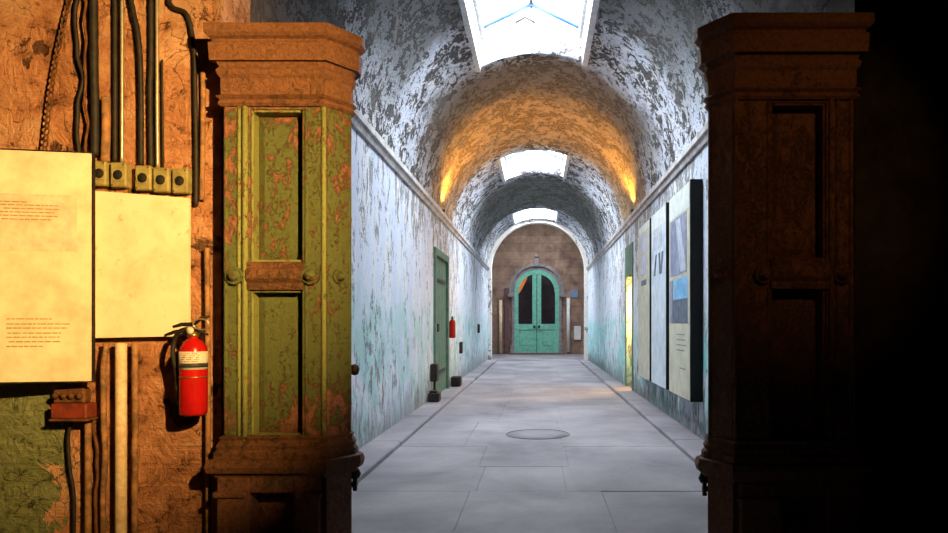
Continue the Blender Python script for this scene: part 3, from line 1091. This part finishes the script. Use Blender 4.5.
    prof = [(-0.02, za), (0.048, za), (0.048, Z(58)), (0.052, Z(40)), (0.040, Z(38.5)), (0.040, Z(36)), (0.056, Z(34)), (0.066, Z(31)), (0.066, Z(22)), (-0.02, Z(22))]
    e.mould(prof, mx(path), ow)
    e.prism(mx(core), 'z', 2.28, Z(22) - 0.002)
    e.build('cornice', m_wood, root)
    # base mouldings, ledge, plinth
    g = MB()
    g.mould([(-0.02, zb(458)), (0.034, zb(458)), (0.034, zb(452)), (0.022, zb(449)), (0.027, zb(445)), (0.012, zb(440)), (0.018, zb(437)), (0, zb(435)), (-0.02, zb(435))], mx(path), ow)
    g.build('base_moulding', m_wood, root)
    g = MB()
    l1, l2 = zb(458), zb(472)
    g.mould([(-0.02, l2 - 0.02), (0.03, l2 - 0.02), (0.036, l2), (0.056, l2 + 0.004), (0.064, (l1 + l2) / 2), (0.056, l1 - 0.004), (0.048, l1), (-0.02, l1)], mx(path), ow)
    g.build('ledge', m_wood, root)
    pz = l2 - 0.02
    g = MB()
    g.box((sx * (xo + 0.02), PF - 0.035, 0), (sx * (pl - 0.01), Y0 - 0.004, pz), 0.006)
    g.box((sx * (pr + 0.03), PF - 0.035, 0), (sx * (xin + 0.01), PF + 0.088, pz), 0.006)
    g.box((sx * (pl - 0.01), PF - 0.03, pz - 0.07), (sx * (pr + 0.03), PF + 0.085, pz), 0.004)
    g.box((sx * (pl - 0.01), PF - 0.03, 0), (sx * (pr + 0.03), PF + 0.085, 0.12), 0.004)
    q0 = Vector((xin, PF)) + nn * 0.02
    q1 = Vector((cx, cy)) + nn * 0.02
    g.prism(mx([tuple(q0), tuple(q1), tuple(q1 - nn * 0.03), tuple(q0 - nn * 0.03)]), 'z', 0, pz)
    for zz in (0.12, pz - 0.09):
        g.box((sx * (xo + 0.035), PF - 0.05, zz), (sx * (pl + 0.0), PF, zz + 0.025), 0.005)
        g.box((sx * (pr + 0.02), PF - 0.05, zz), (sx * (xin), PF, zz + 0.025), 0.005)
    g.build('plinth', m_body if sx < 0 else m_wood, root)
    # iron pins on the corridor side
    h = MB()
    px_, py_ = sx * (cx + 0.004), cy + 0.05
    for z in ((zb(372), 0.45) if sx < 0 else (0.42,)):
        h.lathe([(0.0, -0.028), (0.018, -0.022), (0.024, 0), (0.018, 0.022), (0.0, 0.028)], (px_ - sx * 0.018, py_, z), (0, 0, 1), 12)
        h.tube([(px_ + sx * 0.04, py_, z), (px_ - sx * 0.02, py_, z)], 0.008, 8)
        if z > 0.6:
            h.build('knob', M['iron'], root)
            h = MB()
    h.tube([(px_ - sx * 0.02, py_, 0.30), (px_ - sx * 0.02, py_, 0.44)], 0.011, 8)
    h.lathe([(0.02, 0), (0.03, 0.02), (0.02, 0.045), (0.008, 0.05)], (px_ - sx * 0.02, py_, 0.36), (0, 0, 1), 12)
    h.tube([(px_ + sx * 0.04, py_, 0.33), (px_ - sx * 0.03, py_, 0.33)], 0.014, 8)
    h.build('hinge_pin', M['iron'], root)
    return root


pilaster(-1, 0.985, 'green flaking wooden pilaster with brown cornice beside the red fire extinguisher', M['pil_green'], M['pil_green'], M['pil_edge'], M['pil_brown'])
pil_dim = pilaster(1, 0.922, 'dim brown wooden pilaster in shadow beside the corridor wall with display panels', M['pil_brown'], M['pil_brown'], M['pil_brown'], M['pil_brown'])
pil_dim.location.y -= 0.10      # this one stands a little nearer
pil_dim.location.x -= 0.04

# ================================================================== rotunda wall, left: signs, pipes, cables
YW = Y0


def wp(x, y, off=0.0):
    """point on the sign wall under a pixel, off metres in front of it"""
    return P(x, y, YW - off)


# ---- large sign, set a little off the wall at its outer end
root = thing('sign_board', wp(92, 266, 0.12), 'large cream information sign with faint printed lines, fixed below the hanging chain', 'sign')
root.rotation_euler = (0, 0, 0)
ang = math.radians(-11)
def sgn(u, z, d=0.0):
    """u metres left of the right edge; d in front of the face"""
    o = wp(92, 266, 0.12)
    c, s_ = math.cos(ang), math.sin(ang)
    return Vector((o.x - u * c + d * s_, o.y + u * s_ - d * c, z))
ppm = F / (YW - 0.12)
ztp, zbt = H + (VY - 153.5) / ppm, H + (VY - 381) / ppm
def sslab(mb, u0, u1, z0, z1, d0, d1):
    V = [mb.bm.verts.new(sgn(u, z, d)) for d in (d0, d1) for (u, z) in ((u0, z0), (u1, z0), (u1, z1), (u0, z1))]
    for f in ((0, 1, 2, 3), (4, 5, 6, 7), (0, 1, 5, 4), (1, 2, 6, 5), (2, 3, 7, 6), (3, 0, 4, 7)):
        mb.bm.faces.new([V[i] for i in f])
mb = MB()
sslab(mb, 0, 0.78, zbt, ztp, -0.012, 0)
mb.build('panel', M['sign'], root)
mb = MB()
sslab(mb, -0.004, 0.784, zbt - 0.006, zbt, -0.014, 0.002)
sslab(mb, -0.004, 0.784, ztp, ztp + 0.006, -0.014, 0.002)
sslab(mb, -0.004, 0.0, zbt, ztp, -0.014, 0.002)
sslab(mb, 0.78, 0.786, zbt, ztp, -0.014, 0.002)
mb.build('frame', M['iron'], root)
def su(x):
    return (92 - x) / ppm
def sz(y):
    return H + (VY - y) / ppm
mb = MB()
sslab(mb, su(79), 0.74, sz(252), sz(196), 0.0, 0.0008)
mb.build('printed_area', M['sign_print'], root)
mb = MB()
for i, (y, x0, x1) in enumerate(((204, 9, 34), (207, 10, 62), (210.5, 14, 63), (214, 10, 58), (217.5, 9, 61), (221, 12, 56))):
    x = x0
    while x < x1:
        wl = random.uniform(2.5, 7)
        sslab(mb, su(min(x + wl, x1)), su(x), sz(y + 0.6), sz(y - 0.6), 0.0008, 0.0014)
        x += wl + 1.0
mb.build('printed_text', M['print_ink'], root)
mb = MB()
for i, (y, x0, x1) in enumerate(((319, 16, 56), (324, 16, 72), (328, 16, 70), (333, 17, 64), (337, 16, 63), (341.5, 18, 64), (346, 16, 48))):
    x = x0
    while x < x1:
        wl = random.uniform(2.5, 8)
        sslab(mb, su(min(x + wl, x1)), su(x), sz(y + 0.6), sz(y - 0.6), 0.0, 0.0008)
        x += wl + 1.0
mb.build('printed_text', M['print_ink'], root)
for u in (0.10, 0.60):
    for z in (zbt + 0.12, ztp - 0.12):
        p = sgn(u, z, -0.0125)
        MB().tube([p, (p.x, YW, p.z)], 0.012, 8).build('standoff', M['iron'], root)

# ---- second, blank board
root = thing('sign_board', wp(140, 266, 0.03), 'blank stained cream board under the row of electrical boxes', 'sign')
mb = MB()
Yb = 0.06
pts = [P(91, 190.5, YW - Yb), P(189, 198, YW - Yb), P(189, 336, YW - Yb), P(91, 338, YW - Yb)]
mb.prism([(p.x, p.z) for p in pts], 'y', YW - Yb, YW - Yb + 0.016)
mb.build('panel', M['board'], root)
for x, y in ((100, 205), (180, 208), (100, 325), (180, 325)):
    p = P(x, y, YW - Yb)
    MB().tube([(p.x, YW - Yb + 0.016, p.z), (p.x, YW, p.z)], 0.014, 8).build('standoff', M['iron'], root)

# ---- row of conduit boxes
boxes = [(100.5, 173.5, 'first electrical box from the large sign, partly against its edge'),
         (119, 175, 'second electrical box, under the left bright conduit'),
         (143.5, 178, 'third and middle electrical box under the curving black cable'),
         (161.5, 180, 'fourth electrical box, under the right bright conduit'),
         (180.5, 181, 'last electrical box of the row, closest to the green pilaster')]
for (x, y, lab) in boxes:
    c = wp(x, y, 0.04)
    r = thing('electrical_box', (c.x, YW, c.z), lab, 'electrical box', 'conduit boxes above the blank board')
    hw_, hh = (6.2 if x < 105 else 8.0) / (F / (YW - 0.05)), 12.4 / (F / (YW - 0.05))
    b = MB()
    b.box((c.x - hw_, YW - 0.05, c.z - hh), (c.x + hw_, YW, c.z + hh), 0.006)
    b.build('body', M['box_paint'], r)
    b = MB()
    b.torus((c.x, YW - 0.051, c.z - 0.002), 0.026, 0.004, (0, 1, 0), 20, 6)
    b.build('rim', M['box_paint'], r)
    b = MB()
    b.lathe([(0.0255, 0), (0.0255, 0.003), (0.0, 0.004)], (c.x, YW - 0.050, c.z - 0.002), (0, -1, 0), 20)
    b.build('knockout', M['hole'], r)
    for k in (-1, 1):
        b = MB()
        b.lathe([(0.004, 0), (0.004, 0.002), (0, 0.003)], (c.x + k * hw_ * 0.7, YW - 0.05, c.z + k * hh * 0.82), (0, -1, 0), 8)
        b.build('screw', M['rust'], r)


def run(name, pts, r, mat, label, cat, off=0.03, group=None, seg=10, jit=0.0):
    """pipe or cable on the wall through pixel points (x, y) or (x, y, off)"""
    P3 = [wp(p[0], p[1], p[2] if len(p) > 2 else off) for p in pts]
    # smooth
    out = []
    for i in range(len(P3) - 1):
        p0, p1, p2, p3 = P3[max(i - 1, 0)], P3[i], P3[i + 1], P3[min(i + 2, len(P3) - 1)]
        n = 8
        for k in range(n):
            t = k / n
            q = 0.5 * ((2 * p1) + (p2 - p0) * t + (2 * p0 - 5 * p1 + 4 * p2 - p3) * t * t + (3 * p1 - p0 - 3 * p2 + p3) * t ** 3)
            if jit:
                q += Vector((noise.noise(q * 9) * jit, 0, 0))
            out.append(q)
    out.append(P3[-1])
    m = MB()
    m.tube(out, r, seg)
    o = m.build(name, mat)
    return tag(o, label, cat, group)


def clip(o_parent_xy, mat, parent):
    pass


# conduits coming down to the boxes
run('conduit', [(122, -240), (122, 60), (122, 163)], 0.0085, M['steel'], 'bright thin vertical conduit running down to the second electrical box', 'conduit', 0.035)
run('conduit', [(157, -240), (157, 60), (157.5, 169)], 0.0075, M['steel'], 'bright thin vertical conduit running down to the fourth electrical box', 'conduit', 0.035)
run('pipe', [(106, 97), (106, 130), (105, 162)], 0.020, M['brown_pipe'], 'short stub of brown pipe standing above the first electrical box', 'pipe', 0.035)
run('cable', [(141, 165), (141, 110), (140, 60), (137, 28), (133, 10), (130, -30), (130, -240)], 0.012, M['cable'], 'black cable curving over to the third electrical box', 'cable', 0.03)
run('cable', [(115, 162), (115, 80), (114.5, -240)], 0.011, M['cable'], 'straight black cable doubling as the shadow of the conduit of the second electrical box', 'cable', 0.02)  # cable also serves as the dark shadow line left of the conduit
run('cable', [(151, 168), (150, 90), (151, 40), (150, -240)], 0.012, M['cable'], 'straight black cable doubling as the shadow of the conduit of the fourth electrical box', 'cable', 0.02)  # black line stands in for this conduit's shadow as well
run('cable', [(162, 60), (162.5, 120), (163, 168)], 0.005, M['cable'], 'thin dark wire hanging past the fourth electrical box', 'cable', 0.02)
run('cable', [(95, 156), (95, 100), (94, 50), (93, -240)], 0.019, M['cable'], 'thick black cable behind the top corner of the large sign', 'cable', 0.03)
run('cable', [(80, 156), (79, 120), (82, 80), (77, 35), (79, -40), (79, -240)], 0.009, M['cable'], 'wavy black cable between the chain and the thick cable', 'cable', 0.03, jit=0.03)
run('cable', [(87, 154), (86.5, 100), (86.5, 60), (85.5, 20), (85, -40), (86, -240)], 0.006, M['rust'], 'rusty thin cable twisted against the thick black cable', 'cable', 0.045, jit=0.02)
run('cable', [(196, 206), (196, 150), (195, 90), (194, 50), (187, 15), (171, 5), (169, -25), (169, -240)], 0.011, M['cable'], 'black cable hanging down the wall beside the green pilaster', 'cable', 0.02)
run('cable', [(202, 200), (203, 120), (203, 70)], 0.012, M['brown_pipe'], 'brown flaking tube between the black cable and the green pilaster', 'pipe', 0.02)

# pipes below the boards
run('pipe', [(121, 343), (121, 430), (121, 580)], 0.026, M['cream_pipe'], 'thick cream painted vertical pipe under the blank board', 'pipe', 0.05)
run('pipe', [(135, 343), (135, 430), (134, 580)], 0.014, M['brown_pipe'], 'thin brown flaking pipe next to the thick cream pipe', 'pipe', 0.05, jit=0.008)
run('pipe', [(105, 343), (103, 400), (104, 470), (103, 580)], 0.013, M['brown_pipe'], 'thin rusty pipe below the inner corner of the large sign', 'pipe', 0.05, jit=0.01)
run('pipe', [(88, 423), (88, 480), (88, 580)], 0.015, M['brown_pipe'], 'brown pipe dropping from the underside of the dull red box', 'pipe', 0.045)
run('cable', [(71, 421), (68, 440), (70, 470), (74, 500), (73, 580)], 0.008, M['cable'], 'loose black cable hanging from the dull red box', 'cable', 0.03)
run('cable', [(95.5, 420), (95.5, 445), (96.5, 480), (96, 580)], 0.008, M['rust'], 'rusty cable hanging between the brown pipe and the rusty pipe', 'cable', 0.03, jit=0.02)
run('pipe', [(207, 248, 0.04), (207, 262, 0.04), (207.5, 300, 0.04), (208, 400, 0.04), (208, 452, 0.04), (208, 556, 0.04)], 0.0125, M['brown_pipe'], 'slim brown pipe rising from the floor along the edge of the green pilaster', 'pipe')

# ---- dull red switch box
c = wp(68, 404, 0.0)
r = thing('switch_box', (c.x, YW, c.z), 'dull red metal box with dark fittings on top, below the large sign', 'switch box')
b = MB()
p0, p1 = wp(50, 419, 0.09), wp(86, 404, 0.09)
b.box((p0.x, YW - 0.09, p0.z), (p1.x, YW, p1.z), 0.006)
b.build('body', M['dark_red'], r)
b = MB()
p0, p1 = wp(49, 421.5, 0.10), wp(88, 419, 0.10)
b.box((p0.x, YW - 0.105, p0.z), (p1.x, YW, p1.z), 0.003)
b.build('bottom_flange', M['rust'], r)
b = MB()
p0, p1 = wp(52, 404, 0.06), wp(84, 388, 0.06)
b.box((p0.x, YW - 0.06, p0.z), (p1.x, YW, p1.z), 0.01)
for k in range(4):
    q = wp(56 + k * 8, 396, 0.06)
    b.lathe([(0.014, 0), (0.014, 0.012), (0.006, 0.016), (0.0, 0.018)], (q.x, YW - 0.06, q.z), (0, -1, 0), 10)
b.build('fittings', M['rust'], r)

# ---- chain
m = MB()
pA, pB = wp(73, -14, 0.04), wp(45, 150, 0.055)
nl = 28
for i in range(nl):
    t = i / (nl - 1)
    p = pA.lerp(pB, t)
    p.x -= 0.02 * math.sin(PI * t)
    d = (pB - pA).normalized()
    u = Vector((0, -1, 0)) if i % 2 else Vector((-d.z, 0, d.x))
    v = d.cross(u)
    rot = Matrix((u, d, v)).transposed().to_quaternion()
    m.torus(p, 0.0135, 0.0038, seg=14, rs=6, sx=0.75, sy=1.35, twist=rot)
tag(m.build('chain', M['rust']), 'hanging rusty chain of round links above the large sign', 'chain')


# ---- fire extinguisher
def extinguisher(base, s, label, detail=True, wall='y'):
    """base: point under the axis; built facing -Y"""
    bx, by, bz = base
    r = thing('fire_extinguisher', base, label, 'fire extinguisher')
    def L(prof, name, mat, seg=28):
        m = MB()
        m.lathe([(a * s, q * s) for a, q in prof], base, (0, 0, 1), seg)
        return m.build(name, mat, r)
    L([(0.0, 0.0), (0.050, 0.0), (0.060, 0.006), (0.063, 0.02), (0.063, 0.30), (0.060, 0.325), (0.046, 0.352), (0.026, 0.366), (0.020, 0.372), (0.020, 0.385), (0.0, 0.385)], 'cylinder', M['red'])
    if not detail:
        L([(0.0, 0.378), (0.024, 0.378), (0.024, 0.392), (0.018, 0.396), (0.018, 0.43), (0.0, 0.43)], 'valve', M['iron'], 16)
        return r
    L([(0.0634, 0.222), (0.0642, 0.222), (0.0642, 0.308), (0.0634, 0.308)], 'paper_label', M['label_white'])
    L([(0.0644, 0.232), (0.0650, 0.232), (0.0650, 0.252), (0.0644, 0.252)], 'label_band', M['label_black'])
    L([(0.0634, 0.182), (0.0655, 0.182), (0.0655, 0.188), (0.0634, 0.188)], 'strap', M['brass'])
    L([(0.0, 0.378), (0.024, 0.378), (0.024, 0.392), (0.018, 0.396), (0.018, 0.43), (0.0, 0.43)], 'valve', M['brass'], 16)
    m = MB()
    for k in range(5):
        z = bz + (0.262 + 0.009 * k) * s
        for a in range(-5, 5):
            if (a + k * 3) % 4 == 0:
                continue
            a0 = -PI / 2 + a * 0.13 + 0.2
            q0 = Vector((bx + 0.0646 * s * math.cos(a0), by + 0.0646 * s * math.sin(a0), z))
            q1 = Vector((bx + 0.0646 * s * math.cos(a0 + 0.1), by + 0.0646 * s * math.sin(a0 + 0.1), z))
            m.tube([q0, q1], 0.0012, 4)
    m.build('label_print', M['dark_red'], r)
    m = MB()
    # two levers
    z = bz + 0.425 * s
    m.tube([(bx - 0.02, by, z - 0.012), (bx + 0.03, by - 0.01, z - 0.015), (bx + 0.075, by - 0.02, z - 0.035)], [0.009, 0.008, 0.006], 8)
    m.tube([(bx - 0.085, by - 0.02, z + 0.00), (bx - 0.05, by - 0.01, z + 0.012), (bx, by, z + 0.012), (bx + 0.04, by - 0.01, z + 0.04), (bx + 0.08, by - 0.02, z + 0.048)], [0.006, 0.009, 0.011, 0.008, 0.006], 8)
    m.build('lever', M['iron'], r)
    m = MB()
    m.torus((bx + 0.045, by - 0.02, z + 0.012), 0.028, 0.0035, (0, 1, 0.2), 20, 6, sx=1.3, sy=0.9)
    m.build('pull_ring', M['steel'], r)
    m = MB()
    m.lathe([(0.016, 0), (0.016, 0.012), (0.0, 0.014)], (bx - 0.004, by - 0.018 * s, bz + 0.408 * s), (0, -1, 0), 16)
    m.build('gauge', M['label_white'], r)
    m = MB()
    pts = [(0.0, 0.41, 0.0), (-0.03, 0.415, -0.01), (-0.065, 0.40, -0.01), (-0.092, 0.36, 0.0), (-0.10, 0.30, 0.0), (-0.095, 0.24, 0.01), (-0.085, 0.18, 0.01), (-0.078, 0.145, 0.0)]
    P3 = []
    vv = [Vector((bx + p[0] * s, by + p[2], bz + p[1] * s)) for p in pts]
    for i in range(len(vv) - 1):
        p0, p1, p2, p3 = vv[max(i - 1, 0)], vv[i], vv[i + 1], vv[min(i + 2, len(vv) - 1)]
        for k in range(6):
            t = k / 6
            P3.append(0.5 * ((2 * p1) + (p2 - p0) * t + (2 * p0 - 5 * p1 + 4 * p2 - p3) * t * t + (3 * p1 - p0 - 3 * p2 + p3) * t ** 3))
    P3.append(vv[-1])
    m.tube(P3, 0.0105, 10)
    m.build('hose', M['cable'], r)
    m = MB()
    q = vv[-1]
    m.lathe([(0.012, 0), (0.014, 0.02), (0.010, 0.03), (0.013, 0.075), (0.0, 0.076)], q, (0.12, 0, -1), 14)
    m.build('nozzle', M['cable'], r)
    m = MB()
    m.box((bx - 0.045, by + 0.055 * s, bz + 0.12 * s), (bx + 0.002, YW, bz + 0.40 * s), 0.003)
    m.build('bracket', M['iron'], r)
    return r


xc = wp(193.5, 0, 0.14)
zbase = P(0, 415, YW - 0.14).z
se = (415 - 326) / (F / (YW - 0.14)) / 0.43
extinguisher((xc.x, YW - 0.14, zbase), se, 'red fire extinguisher with black hose and white label, beside the green pilaster')

# ================================================================== corridor things
# ---- display panels on the right wall
XP = 1.405
PZ0, PZ1 = H - 0.71, H + 1.345


def slab(mb, y0, y1, z0, z1, x0, x1):
    mb.box((x0, y0, z0), (x1, y1, z1))


def display(y0, y1, label, base, items):
    r = thing('display_panel', (XP + 0.05, (y0 + y1) / 2, PZ0), label, 'display panel', 'display panels on the corridor wall')
    b = MB()
    b.box((XP, y0, PZ0), (W - 0.002, y1, PZ1), 0.003)
    b.build('case', M['panel_black'], r)
    b = MB()
    b.box((XP - 0.004, y0 + 0.012, PZ0 + 0.008), (XP - 0.0005, y1 - 0.03, PZ1 - 0.008))
    b.build('print', M[base], r)
    for k, (nm, mt, u0, u1, v0, v1) in enumerate(items):
        q = MB()
        L = y1 - y0
        xa = XP - 0.0055 - 0.0015 * (k % 3)
        if nm == 'text_lines':
            n = int((v1 - v0) / 0.022)
            for i in range(n):
                z = PZ1 - (v0 + (v1 - v0) * i / n) * (PZ1 - PZ0)
                e = random.uniform(0.6, 1.0)
                yy0, yy1 = y0 + u0 * L, y0 + u1 * L
                q.box((xa, yy1 - (yy1 - yy0) * e, z - 0.006), (XP - 0.003, yy1, z + 0.006))
        elif nm == 'figure':
            for (p, s_) in ((0.0, 0.10), (0.35, -0.05), (0.7, 0.12)):
                yy = y0 + (u0 + (u1 - u0) * p) * L
                za, zb_ = PZ1 - v0 * (PZ1 - PZ0), PZ1 - v1 * (PZ1 - PZ0)
                MB().prism([(yy, za), (yy + 0.09, za), (yy + 0.09 + s_, zb_), (yy + s_, zb_)], 'x', xa, XP - 0.003).build('dark_stroke', M[mt], r)
            continue
        elif nm == 'diagonal':
            ya, yb2 = y0 + u0 * L, y0 + u1 * L
            za, zb_ = PZ1 - v0 * (PZ1 - PZ0), PZ1 - v1 * (PZ1 - PZ0)
            q.prism([(yb2, za), (yb2 - 0.2, za), (ya, zb_), (ya + 0.26, zb_)], 'x', xa - 0.001, XP - 0.003)
        else:
            q.box((xa, y0 + u0 * L, PZ1 - v1 * (PZ1 - PZ0)), (XP - 0.003, y0 + u1 * L, PZ1 - v0 * (PZ1 - PZ0)))
        q.build(nm, M[mt], r)
    return r


display(6.45, 7.50, 'display panel with two stacked photographs, next to the dark pilaster', 'panel_tan', [
    ('heading', 'panel_head', 0.02, 0.95, 0.01, 0.12),
    ('photo', 'photo_grey', 0.14, 0.90, 0.13, 0.41),
    ('diagonal', 'photo_pale', 0.15, 0.62, 0.14, 0.40),
    ('photo', 'photo_sky', 0.10, 0.74, 0.43, 0.55),
    ('photo', 'photo_dark', 0.10, 0.78, 0.53, 0.645),
    ('photo_edge', 'photo_grey', 0.78, 0.92, 0.43, 0.645),
    ('text_lines', 'ink_grey', 0.15, 0.6, 0.70, 0.80),
    ('text_lines', 'ink_grey', 0.15, 0.45, 0.86, 0.90)])
display(7.67, 8.68, 'pale blue display panel with dark slanting strokes, middle of the three', 'panel_blue', [
    ('heading', 'panel_head', 0.02, 0.95, 0.01, 0.10),
    ('photo', 'photo_pale', 0.25, 0.8, 0.10, 0.22),
    ('figure', 'photo_dark', 0.15, 0.75, 0.25, 0.37)])
display(8.80, 9.8, 'tan display panel with grey pictures down its upper half, beside the lit cell doorway', 'panel_tan', [
    ('heading', 'panel_head', 0.02, 0.95, 0.01, 0.05),
    ('photo', 'photo_pale', 0.20, 0.8, 0.07, 0.19),
    ('photo', 'photo_pale', 0.25, 0.8, 0.21, 0.33),
    ('caption', 'photo_dark', 0.25, 0.7, 0.365, 0.40)])

# ---- uplights on the string course
for sx, lab in ((-1, 'small black uplight on the stone ledge above the green cell door'),
                (1, 'small black uplight on the stone ledge above the lit doorway')):
    x, y, z = sx * (W - 0.045), 10.95, H + 1.745
    r = thing('uplight', (x, y, z), lab, 'lamp', 'ledge uplights')
    m = MB()
    m.lathe([(0.022, 0.0), (0.022, 0.01), (0.01, 0.014), (0.01, 0.025), (0.02, 0.03), (0.024, 0.06), (0.02, 0.06), (0.016, 0.04), (0.0, 0.04)], (x, y, z), (0, 0, 1), 14)
    m.build('lamp_body', M['iron'], r)
    spot('ledge_uplight', (sx * (W - 0.12), y, z + 0.09), (sx * 0.75, y, ZC + 1.6), 120, (1.0, 0.50, 0.08), 150, 0.6, 0.03)

# ---- small fittings in the corridor
extinguisher((-W + 0.07, 11.85, 0.88), 0.85, 'distant red fire extinguisher on the white corridor wall past the green cell door', detail=False)
b = MB()
b.box((-W + 0.02, 9.55, 0.045), (-W + 0.17, 9.75, 0.17), 0.012)
b.box((-W + 0.03, 9.58, 0.17), (-W + 0.14, 9.70, 0.20), 0.01)
tag(b.build('iron_block', M['iron']), 'dark iron block on the floor margin in front of the green cell door', 'block')
b = MB()
b.box((-W, 9.85, 0.30), (-W + 0.10, 10.05, 0.55), 0.015)
b.tube([(-W + 0.05, 9.95, 0.30), (-W + 0.05, 9.95, 0.05)], 0.015, 8)
tag(b.build('door_stop_bracket', M['iron']), 'dark bracket low on the wall beside the green cell door', 'bracket')
b = MB()
b.box((-W + 0.03, 11.95, 0.045), (-W + 0.2, 12.15, 0.22), 0.02)
tag(b.build('floor_box', M['iron']), 'small black box on the floor margin under the distant extinguisher', 'box')
for (y, z, lab) in ((13.5, 0.55, 'small dark wall socket low on the white wall past the distant extinguisher'), (17.6, 0.9, 'tiny dark wall box near the far arch')):
    b = MB()
    b.box((-W, y, z), (-W + 0.05, y + 0.2, z + 0.22), 0.008)
    tag(b.build('wall_socket', M['iron']), lab, 'socket')
# round cover in the floor
r = thing('manhole_cover', (0.0, 7.05, 0), 'round manhole cover set flush in the corridor floor', 'manhole cover')
m = MB()
m.lathe([(0.30, -0.02), (0.30, 0.003), (0.0, 0.004)], (0.0, 7.05, 0), (0, 0, 1), 40)
m.build('lid', M['floor'], r)
m = MB()
m.torus((0.0, 7.05, 0.0), 0.318, 0.0045, (0, 0, 1), 48, 6)
m.build('rim', M['iron'], r)

# end wall bits
def ebox(name, x0, y0, x1, y1, d, mat, label, cat, bev=0.01):
    p, q = E(x0, y0), E(x1, y1)
    b = MB()
    b.box((p.x, YE - d, q.z), (q.x, YE, p.z), bev)
    return tag(b.build(name, mat), label, cat)
ebox('wall_plaque', 570.5, 290, 577.5, 297.5, 0.04, M['blue_sign'], 'small blue plaque on the end wall beside the green arched door', 'sign')
ebox('notice_sheet', 574, 326, 581, 340, 0.05, M['plain_white'], 'white notice low on the end wall beside the arched door', 'sign')
b = MB()
p, q = E(568.5, 298, YE - 0.08), E(568.5, 352, YE - 0.08)
b.tube([p, q], 0.07, 12)
tag(b.build('pipe', M['plain_white']), 'white vertical pipe on the end wall beside the arched door', 'pipe')
b = MB()
p, q = E(500.5, 300, YE - 0.07), E(500.5, 353, YE - 0.07)
b.tube([p, q], 0.06, 12)
tag(b.build('pipe', M['cream_pipe']), 'ochre vertical pipe on the end wall to one side of the arched door', 'pipe')
b = MB()
p, q = E(507, 288, YE - 0.07), E(507, 353, YE - 0.07)
b.box((p.x - 0.1, YE - 0.1, 0), (p.x + 0.1, YE - 0.001, p.z), 0.01)
tag(b.build('wooden_post', worn('dark_purple_wood', (0.10, 0.05, 0.055), (0.16, 0.08, 0.08), 8)), 'dark wooden post between the ochre pipe and the arched door', 'post')
b = MB()
p = E(489.5, 356, YE - 0.4)
b.box((p.x - 0.1, YE - 0.45, 0), (p.x + 0.12, YE - 0.15, 0.42), 0.02)
b.box((p.x - 0.06, YE - 0.40, 0.42), (p.x + 0.08, YE - 0.2, 0.5), 0.02)
tag(b.build('bin', M['iron']), 'dark squat bin in the far corner by the end wall', 'bin')
